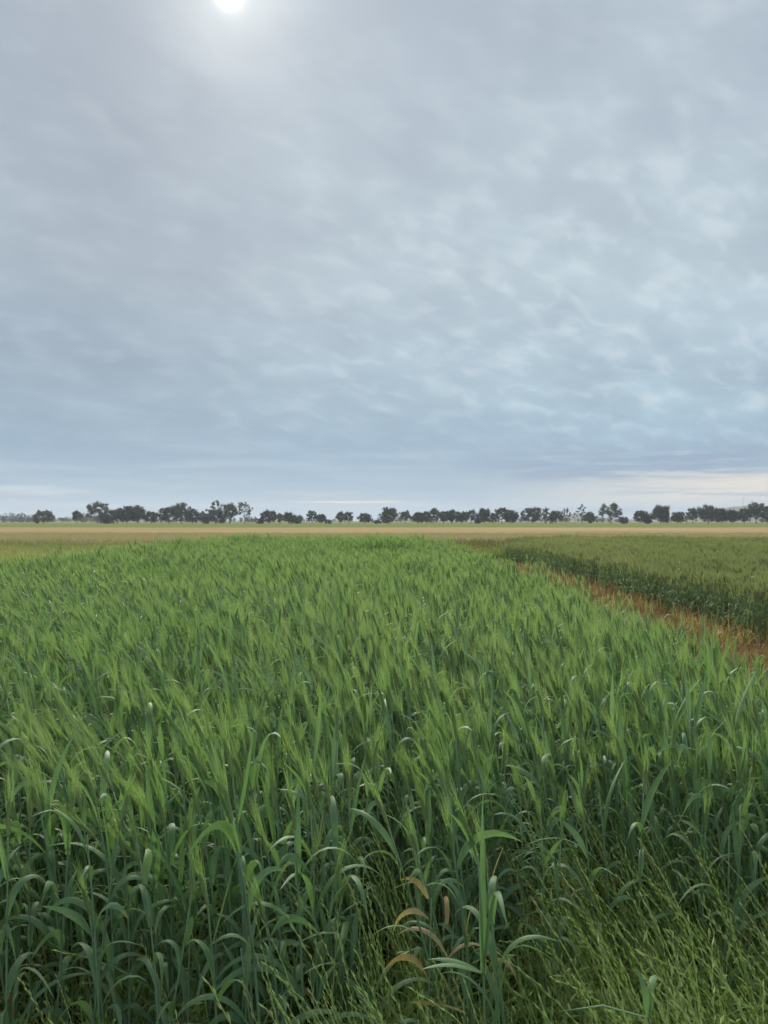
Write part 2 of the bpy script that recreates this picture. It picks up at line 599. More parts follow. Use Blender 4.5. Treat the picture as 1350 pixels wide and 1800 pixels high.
def tree_parts(seed, H, W, style):
    r = np.random.default_rng(seed)
    trunk, crown = MB(), MB()
    lo, nl, dens, lobe = {'dense': (0.15, 15, 0.95, 0.25), 'open': (0.28, 12, 0.85, 0.235), 'airy': (0.34, 10, 0.50, 0.17),
                          'narrow': (0.08, 9, 0.9, 0.30), 'shrub': (0.0, 9, 0.9, 0.36), 'bare': (0.35, 5, 0.10, 0.12)}[style]
    fork = H * max(0.05, lo * r.uniform(0.75, 1.0))
    lean = r.normal(0, 0.05, 2)
    tr = H * (0.016 if style in ('airy', 'bare') else 0.022)
    pts = [(0, 0, -0.3), (lean[0] * fork * 0.4, lean[1] * fork * 0.4, fork * 0.5), (lean[0] * fork, lean[1] * fork, fork)]
    tube(trunk, pts, [tr * 1.3, tr, tr * 0.85], 6)
    cb = H * lo
    lobes = []
    ga = r.uniform(0, 6.28)
    for i in range(nl):
        q = (i + 0.5) / nl
        zz = cb + (H - cb) * (0.12 + 0.80 * q)
        # crown outline: wide in the upper half, narrowing below and to the top
        prof = math.sin(math.pi * min(1, 0.20 + 0.72 * q)) ** 0.7
        if style == 'narrow':
            prof *= 0.9
        rad = W * 0.5 * prof * r.uniform(0.45, 0.86)
        a = ga + i * 2.399
        c = np.array([math.cos(a) * rad, math.sin(a) * rad, zz])
        rr = lobe * min(W, (H - cb) * 1.2) * r.uniform(0.75, 1.2)
        c[2] = min(c[2], H - rr * 0.62)
        lobes.append((c, rr))
        p0 = np.array(pts[-1]) * r.uniform(0.75, 1.0)
        midp = p0 * 0.45 + c * 0.55 + np.array([0, 0, -0.08 * H]) + r.normal(0, 0.03 * H, 3)
        if style != 'shrub':
            tube(trunk, [p0, midp, c], [tr * 0.6, tr * 0.35, tr * 0.14], 4)
            for k in range(3):
                e = c + r.normal(0, 1, 3) * rr * 0.6
                tube(trunk, [c * 0.8 + midp * 0.2, (c + e) / 2 + r.normal(0, 0.1, 3), e], [tr * 0.16, tr * 0.1, tr * 0.05], 3)
    ls = 0.30 if style != 'shrub' else 0.26
    for c, rr in lobes:
        n = int(dens * 88 * (rr / 1.0) ** 2 / (ls / 0.30)) + 25
        tint0 = r.uniform(0.1, 0.9)
        # clusters inside the lobe
        kc = max(4, int(9 * dens))
        cc = r.normal(0, 1, (kc, 3))
        cc /= np.linalg.norm(cc, axis=1)[:, None]
        cc *= (rr * r.uniform(0.35, 0.95, kc))[:, None]
        cc[:, 2] = cc[:, 2] * 0.72
        which = r.integers(0, kc, n)
        P = c + cc[which] + r.normal(0, rr * 0.20, (n, 3))
        P[:, 2] = np.maximum(P[:, 2], 0.05)
        A = r.normal(0, 1, (n, 3))
        A /= np.linalg.norm(A, axis=1)[:, None]
        B = np.cross(A, r.normal(0, 1, (n, 3)))
        B /= np.linalg.norm(B, axis=1)[:, None] + 1e-9
        s = ls * r.uniform(0.6, 1.4, n)
        V = np.stack([P - A * s[:, None], P + B * (s * 0.5)[:, None], P + A * s[:, None], P - B * (s * 0.5)[:, None]], axis=1).reshape(-1, 3)
        for i in range(n):
            pass
        F = [(4 * i, 4 * i + 1, 4 * i + 2, 4 * i + 3) for i in range(n)]
        crown.add(V, F, 0, 0.5)
        crown.t[-1] = np.repeat(np.clip(tint0 + r.normal(0, 0.2, n), 0, 1), 4)
    return trunk, crown


TREES = [  # px centre, top row, width px, style, foliage, distance, label
    (38, 901, 20, 'airy', 'b', 620, 'small pale gum tree at the far left end, left of the round tree'),
    (77, 897, 40, 'dense', 'b', 455, 'round brownish gum tree standing alone at the left of the tree line'),
    (135, 898, 19, 'open', 'd', 455, 'small lone gum tree between the round brownish tree and the tall spreading one'),
    (172, 883, 44, 'open', 'g', 450, 'tall spreading gum tree that starts the long clump on the left'),
    (188, 903, 17, 'shrub', 'd', 445, 'dark low bush at the foot of the tall spreading gum on the left'),
    (206, 895, 26, 'dense', 'g', 455, 'medium gum tree right of the tall spreading gum in the left clump'),
    (223, 890, 28, 'dense', 'd', 452, 'left tree of the two joined domed gums in the left clump'),
    (242, 890, 31, 'dense', 'g', 458, 'right tree of the two joined domed gums in the left clump'),
    (266, 899, 24, 'dense', 'd', 455, 'low gum tree right of the two joined domed gums'),
    (297, 891, 40, 'dense', 'd', 450, 'broad dark gum tree in the middle of the left clump'),
    (319, 885, 31, 'open', 'b', 462, 'high flat-topped brownish gum behind the broad dark tree in the left clump'),
    (338, 895, 28, 'dense', 'g', 455, 'medium gum tree just right of the flat-topped brownish gum'),
    (357, 898, 13, 'narrow', 'g', 455, 'thin gum tree left of the tall double-crowned gum'),
    (364, 904, 14, 'shrub', 'd', 448, 'dark bush at the foot of the thin gum in the left clump'),
    (379, 881, 32, 'airy', 'g', 455, 'tall gum with open double crown near the right of the left clump'),
    (381, 897, 34, 'dense', 'd', 460, 'dense dark tree below the tall double-crowned gum'),
    (404, 886, 28, 'open', 'g', 455, 'tall open gum tree second from the right of the left clump'),
    (430, 882, 27, 'airy', 'g', 450, 'slender gum with bare trunk and airy crown, rightmost of the left clump'),
    (472, 897, 28, 'dense', 'd', 455, 'dark gum tree first right of the gap beside the slender airy gum'),
    (459, 911, 14, 'shrub', 'd', 450, 'low bush left of the dark gum right of the first gap'),
    (492, 902, 12, 'narrow', 'b', 470, 'thin brownish gum between two dark gums left of centre'),
    (507, 901, 19, 'dense', 'g', 455, 'small dense gum second right of the first gap'),
    (521, 906, 18, 'shrub', 'd', 452, 'low round gum at the end of the group right of the first gap'),
    (549, 898, 22, 'open', 'd', 455, 'gum with rounded top, left of the pair under the pale cloud streak'),
    (565, 904, 17, 'dense', 'g', 455, 'smaller gum, right of the pair under the pale cloud streak'),
    (577, 914, 12, 'shrub', 'd', 450, 'tiny bush right of the pair of gums under the cloud streak'),
    (598, 899, 16, 'open', 'd', 455, 'left tree of the touching pair in the middle gap'),
    (612, 900, 20, 'open', 'd', 458, 'right tree of the touching pair in the middle gap'),
    (641, 902, 22, 'dense', 'd', 455, 'single small gum standing left of the pale hill'),
    (663, 914, 13, 'shrub', 'd', 448, 'low lone bush left of the tall gum at the centre'),
    (685, 892, 29, 'dense', 'd', 448, 'tall dark gum at the centre, left end of the right-hand row'),
    (712, 898, 20, 'open', 'g', 455, 'small gum right of the tall dark gum at the centre'),
    (735, 901, 22, 'dense', 'd', 455, 'low dense gum third from the left in the right-hand row'),
    (750, 899, 15, 'dense', 'g', 460, 'narrow gum left of the domed gum in the right-hand row'),
    (763, 894, 23, 'open', 'd', 452, 'domed gum fifth from the left in the right-hand row'),
    (780, 898, 17, 'dense', 'g', 455, 'gum just right of the domed gum in the right-hand row'),
    (794, 896, 17, 'dense', 'd', 455, 'dark gum seventh from the left in the right-hand row'),
    (812, 900, 20, 'dense', 'g', 455, 'low gum eighth from the left in the right-hand row'),
    (828, 897, 24, 'open', 'g', 458, 'rounded gum ninth from the left in the right-hand row'),
    (842, 910, 14, 'shrub', 'd', 448, 'dark bush in front of the right-hand row, left of its middle gap'),
    (851, 894, 22, 'dense', 'd', 455, 'taller dark gum left of the small thin gum by the middle gap'),
    (867, 901, 11, 'narrow', 'g', 460, 'small thin gum left of the twin-topped gums'),
    (882, 892, 25, 'open', 'd', 452, 'left and taller of the twin-topped gums'),
    (898, 897, 22, 'dense', 'd', 455, 'right and lower of the twin-topped gums'),
    (936, 893, 38, 'dense', 'g', 455, 'broad gum right of the twin-topped gums across a gap'),
    (959, 891, 11, 'narrow', 'b', 455, 'narrow upright gum beside the broad gum'),
    (977, 898, 25, 'dense', 'g', 455, 'medium gum right of the narrow upright gum'),
    (995, 893, 18, 'airy', 'b', 455, 'loose ragged gum left of the bare pale tree'),
    (1011, 897, 12, 'bare', 'b', 450, 'bare pale dead tree with hardly a leaf right of the ragged gum'),
    (1023, 886, 15, 'airy', 'b', 455, 'tall thin ragged gum right of the bare pale tree'),
    (1037, 901, 22, 'dense', 'g', 455, 'low gum left of the largest gum on the right'),
    (1053, 904, 13, 'bare', 'b', 470, 'faint bare tree between the low gum and the largest gum on the right'),
    (1074, 885, 42, 'open', 'g', 450, 'largest spreading gum right of centre with tall domed crown'),
    (1096, 909, 12, 'shrub', 'd', 455, 'small bush right of the largest spreading gum'),
    (1125, 897, 28, 'dense', 'd', 455, 'dark gum left of the bushy dark gum on the right'),
    (1139, 906, 13, 'shrub', 'd', 452, 'low bush between two dark gums on the right'),
    (1161, 889, 33, 'dense', 'd', 452, 'bushy dark gum standing apart on the right'),
    (1191, 900, 19, 'dense', 'g', 455, 'small round gum right of the bushy dark gum'),
    (1207, 900, 10, 'airy', 'g', 460, 'thin small gum between the small round gum and the right-hand clump'),
    (1218, 893, 19, 'open', 'g', 455, 'gum that starts the clump at the right edge'),
    (1245, 890, 35, 'dense', 'g', 455, 'broad gum in the clump at the right edge'),
    (1268, 894, 24, 'dense', 'd', 458, 'gum just right of the broad gum in the right edge clump'),
    (1288, 896, 19, 'dense', 'd', 455, 'low dark gum left of the mast on the right'),
    (1308, 893, 20, 'dense', 'd', 452, 'dark gum in front of the mast on the right'),
    (1329, 884, 30, 'open', 'd', 450, 'tallest gum at the right edge, right of the mast'),
    (1348, 889, 17, 'dense', 'd', 455, 'gum cut by the right edge of the picture'),
]
FOL = {'g': M_gum, 'd': M_gumd, 'b': M_gumb}
for i, (px, top, wpx, style, fol, dist, label) in enumerate(TREES):
    H = at(px, top, dist).z
    W = wpx / FPX * dist * 1.10
    tk, cr = tree_parts(500 + i, H, W, style)
    bush = style == 'shrub'
    e = link('bush' if bush else ('dead_tree' if style == 'bare' else 'gum_tree'), None, loc=(gx(px, dist), dist, 0))
    set_props(e, label, 'bush' if bush else 'tree', 'trees of the distant line')
    link('trunk', tk.mesh('trunk', [M_pale if style == 'bare' else M_bark], True), e)
    link('crown', cr.mesh('crown', [FOL[fol]]), e)


def far_wood():
    mb = MB()
    r = np.random.default_rng(77)
    for i in range(420):
        px = r.uniform(-260, 1610)
        if i < 110:
            px = r.uniform(-60, 185)
        dist = r.uniform(780, 1500)
        H = r.uniform(4, 9.5) * (1.25 if px < 190 else 0.9)
        W = H * r.uniform(0.6, 1.2)
        c0 = np.array([gx(px, dist), dist, 0])
        n = 110
        P = r.normal(0, 1, (n, 3))
        P /= np.linalg.norm(P, axis=1)[:, None]
        P = P * r.uniform(0.5, 1.0, (n, 1)) * np.array([W / 2, W / 2, H * 0.44]) + c0 + np.array([0, 0, H * 0.52])
        P += r.normal(0, 0.4, (n, 3))
        P[:, 2] = np.maximum(P[:, 2], 0.2)
        A = r.normal(0, 1, (n, 3))
        A /= np.linalg.norm(A, axis=1)[:, None]
        B = np.cross(A, r.normal(0, 1, (n, 3)))
        B /= np.linalg.norm(B, axis=1)[:, None]
        V = np.stack([P - A * 0.8, P + B * 0.45, P + A * 0.8, P - B * 0.45], axis=1).reshape(-1, 3)
        mb.add(V, [(4 * k, 4 * k + 1, 4 * k + 2, 4 * k + 3) for k in range(n)], 0, r.uniform(0, 1))
        tube(mb, [c0, c0 + np.array([0, 0, H * 0.6])], [0.25, 0.12], 4)
    o = link('far_wood', mb.mesh('far_wood', [M_gum]))
    set_props(o, 'blue-grey woodland far behind the line of gum trees', 'woodland', kind='stuff')


far_wood()


def mast():
    dist = 900
    H = at(1306, 871, dist).z
    e = link('radio_mast', None, loc=(gx(1306, dist), dist, 0))
    set_props(e, 'thin radio mast rising above the trees at the right edge', 'mast')
    for k in range(3):
        a = k * 2.094
        x, y = 0.28 * math.cos(a), 0.28 * math.sin(a)
        mb = MB()
        tube(mb, [(x, y, 0), (x * 0.6, y * 0.6, H * 0.93)], [0.06, 0.05], 6)
        link('leg', mb.mesh('leg', [M_steel], True), e)
    for j in range(26):
        z0, z1 = H * 0.93 * j / 26, H * 0.93 * (j + 1) / 26
        mb = MB()
        s0, s1 = 0.28 * (1 - 0.4 * j / 26), 0.28 * (1 - 0.4 * (j + 1) / 26)
        for k in range(3):
            a, b = k * 2.094, (k + 1) * 2.094
            tube(mb, [(s0 * math.cos(a), s0 * math.sin(a), z0), (s1 * math.cos(b), s1 * math.sin(b), z1)], [0.025, 0.025], 4)
        link('brace', mb.mesh('brace', [M_steel]), e)
    mb = MB()
    tube(mb, [(0, 0, H * 0.9), (0, 0, H)], [0.05, 0.02], 6)
    link('antenna', mb.mesh('antenna', [M_steel], True), e)


mast()

# ------------------------------------------------------------------ instanced vegetation ("stuff")


def lib(name, meshes):
    """variants for geometry-node scattering, kept in a collection of their own"""
    c = bpy.data.collections.new(name + '_variants')
    for i, me in enumerate(meshes):
        c.objects.link(bpy.data.objects.new('%s_variant_%02d' % (name, i), me))
    return c


def scatter(name, coll, P, vi, rot, scl, label, category):
    me = bpy.data.meshes.new(name)
    me.from_pydata(np.asarray(P).tolist(), [], [])
    n = len(P)
    a = me.attributes.new('vi', 'INT', 'POINT')
    a.data.foreach_set('value', np.asarray(vi, dtype=np.int32))
    a = me.attributes.new('rot', 'FLOAT_VECTOR', 'POINT')
    a.data.foreach_set('vector', np.asarray(rot, dtype=np.float32).ravel())
    a = me.attributes.new('scl', 'FLOAT_VECTOR', 'POINT')
    a.data.foreach_set('vector', np.asarray(scl, dtype=np.float32).ravel())
    o = link(name, me)
    set_props(o, label, category, kind='stuff')
    ng = bpy.data.node_groups.new(name + '_scatter', 'GeometryNodeTree')
    ng.interface.new_socket('Geometry', in_out='INPUT', socket_type='NodeSocketGeometry')
    ng.interface.new_socket('Geometry', in_out='OUTPUT', socket_type='NodeSocketGeometry')
    N, L = ng.nodes, ng.links
    gi, go = N.new('NodeGroupInput'), N.new('NodeGroupOutput')
    ci = N.new('GeometryNodeCollectionInfo')
    ci.inputs['Collection'].default_value = coll
    ci.inputs['Separate Children'].default_value = True
    ci.inputs['Reset Children'].default_value = True
    ip = N.new('GeometryNodeInstanceOnPoints')
    ip.inputs['Pick Instance'].default_value = True

    def named(nm, dt):
        q = N.new('GeometryNodeInputNamedAttribute')
        q.data_type = dt
        q.inputs['Name'].default_value = nm
        return q.outputs['Attribute']
    L.new(gi.outputs[0], ip.inputs['Points'])
    L.new(ci.outputs[0], ip.inputs['Instance'])
    L.new(named('vi', 'INT'), ip.inputs['Instance Index'])
    e2r = N.new('FunctionNodeEulerToRotation')
    L.new(named('rot', 'FLOAT_VECTOR'), e2r.inputs[0])
    L.new(e2r.outputs[0], ip.inputs['Rotation'])
    L.new(named('scl', 'FLOAT_VECTOR'), ip.inputs['Scale'])
    L.new(ip.outputs[0], go.inputs[0])
    md = o.modifiers.new('scatter', 'NODES')
    md.node_group = ng
    return o


def vnoise(x, y, sc, seed):
    """smooth value noise on arrays"""
    x, y = np.asarray(x) * sc + 1000, np.asarray(y) * sc + 1000
    xi, yi = np.floor(x).astype(int), np.floor(y).astype(int)
    fx, fy = sm(x - xi), sm(y - yi)

    def h(a, b):
        q = np.sin(a * 127.1 + b * 311.7 + seed * 74.7) * 43758.5453
        return q - np.floor(q)
    return (h(xi, yi) * (1 - fx) + h(xi + 1, yi) * fx) * (1 - fy) + (h(xi, yi + 1) * (1 - fx) + h(xi + 1, yi + 1) * fx) * fy


def field_points(x0, x1, y0, y1, dens, r):
    n = int((x1 - x0) * (y1 - y0) * dens)
    return np.stack([r.uniform(x0, x1, n), r.uniform(y0, y1, n)], axis=1)


def in_view(P, margin=1.2):
    return (np.abs(P[:, 0]) < 0.52 * P[:, 1] + margin) & (P[:, 1] > 0.4)


# ---- one cereal stalk, as parts


def culm(r, H=0.86, lean=0.25, W=0.0078, nleaf=5, awn_w=0.0005, n_awn=38, seg=8, ear=True, leafmat=0, sides=5, droop=1.0, drymat=4):
    """parts of a stalk that leans towards -x with the wind: (stem, [leaves], ear)"""
    stem, leaves = MB(), []
    n = 7
    s = np.linspace(0, 1, n)
    az = math.pi + r.normal(0, 0.5)
    th = lean * s ** 1.6 + r.normal(0, 0.03)
    d = np.stack([np.sin(th) * math.cos(az), np.sin(th) * math.sin(az), np.cos(th)], axis=1)
    hs = H * (0.86 if ear else 0.9)
    pts = np.vstack([np.zeros(3), np.cumsum((d[:-1] + d[1:]) / 2 * hs / (n - 1), axis=0)])
    pts[:, 0] += 0.006 * np.sin(s * 5 + r.uniform(0, 6)) * s
    r0 = 0.0028 * r.uniform(0.85, 1.25)
    tube(stem, pts, r0 * np.array([1.1, 1.15, 1.0, 1.05, 0.95, 0.85, 0.6]), sides, 0, r.uniform(0, 1))

    def on(q):
        return np.array([np.interp(q, s, pts[:, k]) for k in range(3)])
    ph = r.uniform(0, 6.28)
    for i in range(nleaf):
        q = 0.16 + 0.74 * (i / max(1, nleaf - 1)) + r.normal(0, 0.025)
        q = min(q, 0.95)
        top = i == nleaf - 1
        ph += math.pi + r.normal(0, 0.45)
        ln = r.uniform(0.12, 0.215) * (1.1 if top else 1.0)
        th0 = r.uniform(0.18, 0.42)
        if top:
            th1 = r.choice([0.5, 1.1, 1.9]) + r.normal(0, 0.15)
        else:
            th1 = (r.uniform(0.5, 1.1) if r.uniform() < 0.13 else r.uniform(1.9, 3.0)) * droop
        lp, side, dd, ss = leaf_curve(on(q), ph, th0, th1, ln, seg, r.uniform(0.8, 1.5), r.normal(0, 0.45), 0.30 if top else 0.12)
        tw = np.cumsum(np.full(seg, r.normal(0, 0.09)))
        mb = MB()
        ribbon(mb, lp, twist_side(side, dd, tw), leaf_width(ss, W * r.uniform(0.8, 1.25) * (1.0 if i else 0.8)), 0.30, leafmat, float(np.clip(r.normal(0.45, 0.25) + (0.25 if i == 0 else 0), 0, 1)))
        if i == 0 and drymat is not None and r.uniform() < 0.34:
            mb.m = [drymat] * len(mb.m)
        leaves.append(mb)
    head = None
    if ear:
        head = MB()
        e0, ed = pts[-1], d[-1]
        EL = r.uniform(0.065, 0.09)
        ne = 9
        es = np.linspace(0, 1, ne)
        bend = np.array([-0.25 * lean - 0.05, r.normal(0, 0.06), 0])
        ep = e0 + ed * (es * EL)[:, None] + bend * (es ** 2 * EL)[:, None]
        lump = 0.0056 * np.array([0.45, 0.95, 0.85, 1.08, 0.9, 1.05, 0.8, 0.75, 0.25])
        tube(head, ep, lump, 5, 1, r.uniform(0, 1))
        for k in range(n_awn):
            q = r.uniform(0.1, 1.0)
            b0 = np.array([np.interp(q, es, ep[:, c]) for c in range(3)])
            out = r.normal(0, 1, 3)
            out -= ed * (out @ ed)
            out /= np.linalg.norm(out) + 1e-9
            al = r.uniform(0.075, 0.125)
            sp = r.uniform(0.06, 0.20)
            dir0 = ed + out * sp + bend * 0.5
            dir1 = ed + out * sp * 1.1 + bend * 1.6
            a1 = b0 + dir0 * al * 0.5
            a2 = a1 + dir1 * al * 0.5
            sd = np.cross(ed, r.normal(0, 1, 3))
            sd /= np.linalg.norm(sd) + 1e-9
            blade(head, [b0 + out * 0.003, a1, a2], [sd, sd, sd], [awn_w, awn_w * 0.75, 0], 2, r.uniform(0, 1))
    return stem, leaves, head


def join(parts):
    stem, leaves, head = parts
    mb = MB()
    tmp = MB()
    tmp.extend(stem)
    tmp.m = [3] * len(tmp.m)
    mb.extend(tmp)
    for l in leaves:
        mb.extend(l)
    if head:
        mb.extend(head)
    return mb


CROP_M = [M_leaf, M_ear, M_awn, M_stem, M_dry]
PLOT = (-6.1, 2.28, 29.0)     # left edge, right edge, far end


def front_edge(x):
    """where the dense stand begins"""
    return 2.10 + 0.07 * np.sin(x * 3.1) + 0.30 * sm((x - 0.15) / 0.5) - 0.03 * sm((-x) / 1.0)


# near: single stalks
LEANS = (0.14, 0.30, 0.52)
near_meshes = []
for cl in range(3):
    for k in range(12):
        r = np.random.default_rng(1000 + cl * 50 + k)
        near_meshes.append(join(culm(r, r.uniform(0.80, 0.95), LEANS[cl] * r.uniform(0.7, 1.3), nleaf=5, ear=k % 6 != 5)).mesh('cereal_stalk', CROP_M, True))
lib_near = lib('cereal_stalk', near_meshes)

r = np.random.default_rng(5)
P = field_points(PLOT[0], PLOT[1], 1.7, 7.5, 270, r)
P = P[in_view(P, 1.0)]
edge = front_edge(P[:, 0])
gap = np.exp(-((P[:, 0] - 0.05) / 0.14) ** 2) * (P[:, 1] < 2.5)        # opening full of ryegrass in the middle
keep = ((P[:, 1] > edge) | ((r.uniform(0, 1, len(P)) < 0.16) & (P[:, 1] > edge - 0.32) & (P[:, 0] < 0.3))) & (r.uniform(0, 1, len(P)) > gap * 0.9)
P = P[keep]
# right edge of the plot is ragged
P = P[P[:, 0] < PLOT[1] + 0.06 * np.sin(P[:, 1] * 2.3) + r.normal(0, 0.05, len(P))]
order = np.argsort(np.hypot(P[:, 0], P[:, 1]) + 0.10 * np.abs(P[:, 0]))
vis_order = [i for i in order if abs(P[i, 0]) < 0.50 * P[i, 1] + 0.12]
N_IND = 250
ind_idx = vis_order[:N_IND]
rest = np.setdiff1d(np.arange(len(P)), ind_idx)
P_ind, P_rest = P[ind_idx], P[rest]


def gust(P):
    x, y = P[:, 0], P[:, 1]
    g = 0.55 * vnoise(x, y, 0.55, 3) + 0.45 * vnoise(x, y, 1.7, 9)
    return np.clip(g + 0.22 * sm((-x - 0.2) / 2.0) - 0.10, 0, 0.999)


def place(P, r, per, base_h=1.0, hvar=0.11, yaw=0.5, leanjit=0.05):
    n = len(P)
    gcl = np.clip((gust(P) * 3 + r.normal(0, 0.35, n)).astype(int), 0, 2)
    vi = gcl * per + r.integers(0, per, n)
    rot = np.stack([r.normal(0, leanjit, n), r.normal(0, leanjit, n), r.normal(0, yaw, n)], axis=1)
    hmap = base_h * (0.86 + 0.20 * vnoise(P[:, 0], P[:, 1], 0.45, 21) + 0.10 * vnoise(P[:, 0], P[:, 1], 1.6, 22)) * (1 + r.normal(0, hvar, n).clip(-0.25, 0.2))
    hmap = hmap * (1 - 0.10 * sm((P[:, 0] - 1.2) / 0.8) * (P[:, 0] < 3))
    scl = np.stack([0.5 + 0.5 * hmap, 0.5 + 0.5 * hmap, hmap], axis=1)
    return vi, rot, scl


vi, rot, scl = place(P_rest, r, 12, 1.0, 0.11, 0.8, 0.09)
scatter('cereal_crop', lib_near, np.c_[P_rest, np.zeros(len(P_rest))], vi, rot, scl, 'dense green bearded cereal crop right behind the front stalks', 'cereal crop')

# farther: clumps of stalks
far_meshes = []
for cl in range(3):
    for k in range(7):
        r = np.random.default_rng(2000 + cl * 50 + k)
        mb = MB()
        for q in range(6):
            c = culm(r, r.uniform(0.80, 0.97), LEANS[cl] * r.uniform(0.7, 1.3), W=0.0066, nleaf=4, n_awn=24, awn_w=0.0010, seg=6, sides=3, ear=r.uniform() > 0.12)
            mb.extend(join(c), (r.uniform(-0.11, 0.11), r.uniform(-0.11, 0.11), 0))
        far_meshes.append(mb.mesh('cereal_clump', CROP_M, True))
lib_far = lib('cereal_clump', far_meshes)
r = np.random.default_rng(6)
P = field_points(PLOT[0] - 0.3, PLOT[1], 7.3, PLOT[2] + 1.0, 34, r)
P = P[in_view(P, 2.0)]
P = P[P[:, 0] < PLOT[1] + 0.10 * np.sin(P[:, 1] * 1.3) + r.normal(0, 0.05, len(P))]
P = P[P[:, 0] > PLOT[0] + 0.5 * (vnoise(P[:, 1], P[:, 1] * 0, 0.6, 4) - 0.5) + r.normal(0, 0.12, len(P))]
P = P[P[:, 1] < PLOT[2] + 0.5 * (vnoise(P[:, 0], P[:, 0] * 0, 0.8, 8) - 0.5)]
vi, rot, scl = place(P, r, 7, 1.0, 0.08, 0.7, 0.07)
scatter('cereal_field', lib_far, np.c_[P, np.zeros(len(P))], vi, rot, scl, 'bright green bearded cereal plot running back to the stubble', 'cereal crop')

# ---- the darker crop right of the path
dk = []
for cl in range(3):
    for k in range(6):
        r = np.random.default_rng(2600 + cl * 50 + k)
        mb = MB()
        for q in range(6):
            c = culm(r, r.uniform(0.62, 0.73), 0.5 * LEANS[cl] * r.uniform(0.7, 1.3), W=0.0062, nleaf=4, n_awn=20, awn_w=0.0010, seg=6, sides=3)
            mb.extend(join(c), (r.uniform(-0.11, 0.11), r.uniform(-0.11, 0.11), 0))
        dk.append(mb.mesh('dark_crop_clump', [M_dleaf, M_dear, M_dear, M_dleaf, M_dry], True))
lib_dk = lib('dark_crop_clump', dk)
r = np.random.default_rng(7)


def right_edge(y):
    return 4.58 + 0.22 * np.sin(y * 0.9) + 0.12 * np.sin(y * 2.3 + 1) + 0.1 * np.sin(y * 5.1) + 1.8 * sm((y - 28.5) / 2.0)


P = field_points(4.5, 26.0, 5.0, 38.5, 44, r)
P = P[in_view(P, 2.5)]
P = P[P[:, 0] > right_edge(P[:, 1]) + np.abs(r.normal(0, 0.45, len(P))) - 0.30]
vi, rot, scl = place(P, r, 6, 1.0, 0.06, 0.9, 0.05)
scatter('dark_cereal_field', lib_dk, np.c_[P, np.zeros(len(P))], vi, rot, scl, 'darker olive cereal crop on the right beyond the bare strip', 'cereal crop')


# ---- generic tufts


def tuft(r, n, h, spread, w, lean=0.3, dirx=0.0, mat=0, curve=1.0, heads=0, headmat=1, head_l=0.03):
    mb = MB()
    for k in range(n):
        p0 = np.array([r.normal(0, spread), r.normal(0, spread), 0])
        hh = h * r.uniform(0.55, 1.15)
        lp, side, dd, ss = leaf_curve(p0, r.uniform(0, 6.28), abs(r.normal(0, lean * 0.6)), abs(r.normal(lean, lean * 0.7)) * 2.2 * curve, hh, 5, 1.3, r.normal(0, 0.4), -dirx)
        blade(mb, lp, side, np.array([w, w * 1.1, w, w * 0.7, 0]) * r.uniform(0.7, 1.3), mat, r.uniform(0, 1))
        if k < heads:
            e = lp[-1]
            ed = dd[-1] * 0.6 + np.array([0, 0, 0.5])
            ed /= np.linalg.norm(ed)
            tube(mb, [e, e + ed * head_l * 0.5, e + ed * head_l], [0.0015, 0.004, 0.0005], 4, headmat, r.uniform(0, 1))
    return mb


def scatter_simple(name, meshes, P, label, category, smin=0.8, smax=1.25, z=0.0, seed=1, yaw=True):
    r = np.random.default_rng(seed)
    n = len(P)
    c = lib(name, meshes)
    s = r.uniform(smin, smax, n)
    rot = np.stack([r.normal(0, 0.08, n), r.normal(0, 0.08, n), r.uniform(0, 6.28, n) if yaw else r.normal(0, 0.4, n)], axis=1)
    return scatter(name, c, np.c_[P, np.full(n, z)], r.integers(0, len(meshes), n), rot, np.repeat(s[:, None], 3, axis=1), label, category)


# yellow-green lower crop left of the plot
r = np.random.default_rng(8)
yl = [tuft(r, 26, 0.58, 0.10, 0.0035, 0.20, 0, 0, 0.8, 14, 0, 0.07).mesh('yellow_crop_tuft', [M_ygrass]) for k in range(8)]
P = field_points(-30, PLOT[0] + 0.2, 9, 31, 36, r)
P = P[in_view(P, 2.5)]
P = P[P[:, 0] < PLOT[0] - 0.05 + r.normal(0, 0.1, len(P))]
scatter_simple('yellow_crop', yl, P, 'lower yellow-green crop left of the bright green plot', 'cereal crop', 0.8, 1.15, 0, 81)

# strip of weeds along the far end of the plots
ol = [tuft(r, 30, 0.55, 0.14, 0.005, 0.28, 0, 0, 1, 10, 1, 0.06).mesh('olive_weed_tuft', [M_olive, M_redweed]) for k in range(8)]
P = np.vstack([field_points(-32, 7, 29.3, 35.5, 16, r), field_points(7, 34, 38.5, 42, 16, r)])
P = P[in_view(P, 3)]
P2 = field_points(2.1, 8.0, 28.5, 38.5, 20, r)
P2 = P2[P2[:, 0] < right_edge(P2[:, 1]) + 0.1]
P = np.vstack([P, P2])
scatter_simple('weed_strip', ol, P, 'olive and rusty weeds between the crop plots and the tan stubble', 'weeds', 0.7, 1.25, 0, 82)
dg = [tuft(r, 34, 0.75, 0.16, 0.006, 0.2).mesh('green_weed_tuft', [M_dleaf]) for k in range(5)]
P = field_points(-30, -13.5, 31, 34, 10, r)
P3 = np.stack([r.normal(5.2, 0.30, 60), r.normal(28.8, 0.7, 60)], axis=1)
scatter_simple('green_weeds', [tuft(r, 34, 0.72, 0.16, 0.006, 0.2).mesh('green_weed_tuft', [M_dleaf]) for k in range(5)], np.vstack([P, P3]), 'rank dark green weeds at the plot corners', 'weeds', 0.8, 1.2, 0, 83)

# dry standing grass on the near side of the stubble
tg = [tuft(r, 24, 0.22, 0.2, 0.006, 0.25).mesh('tan_tuft', [M_tan]) for k in range(6)]
P = field_points(-55, 55, 36, 90, 3.5, r)

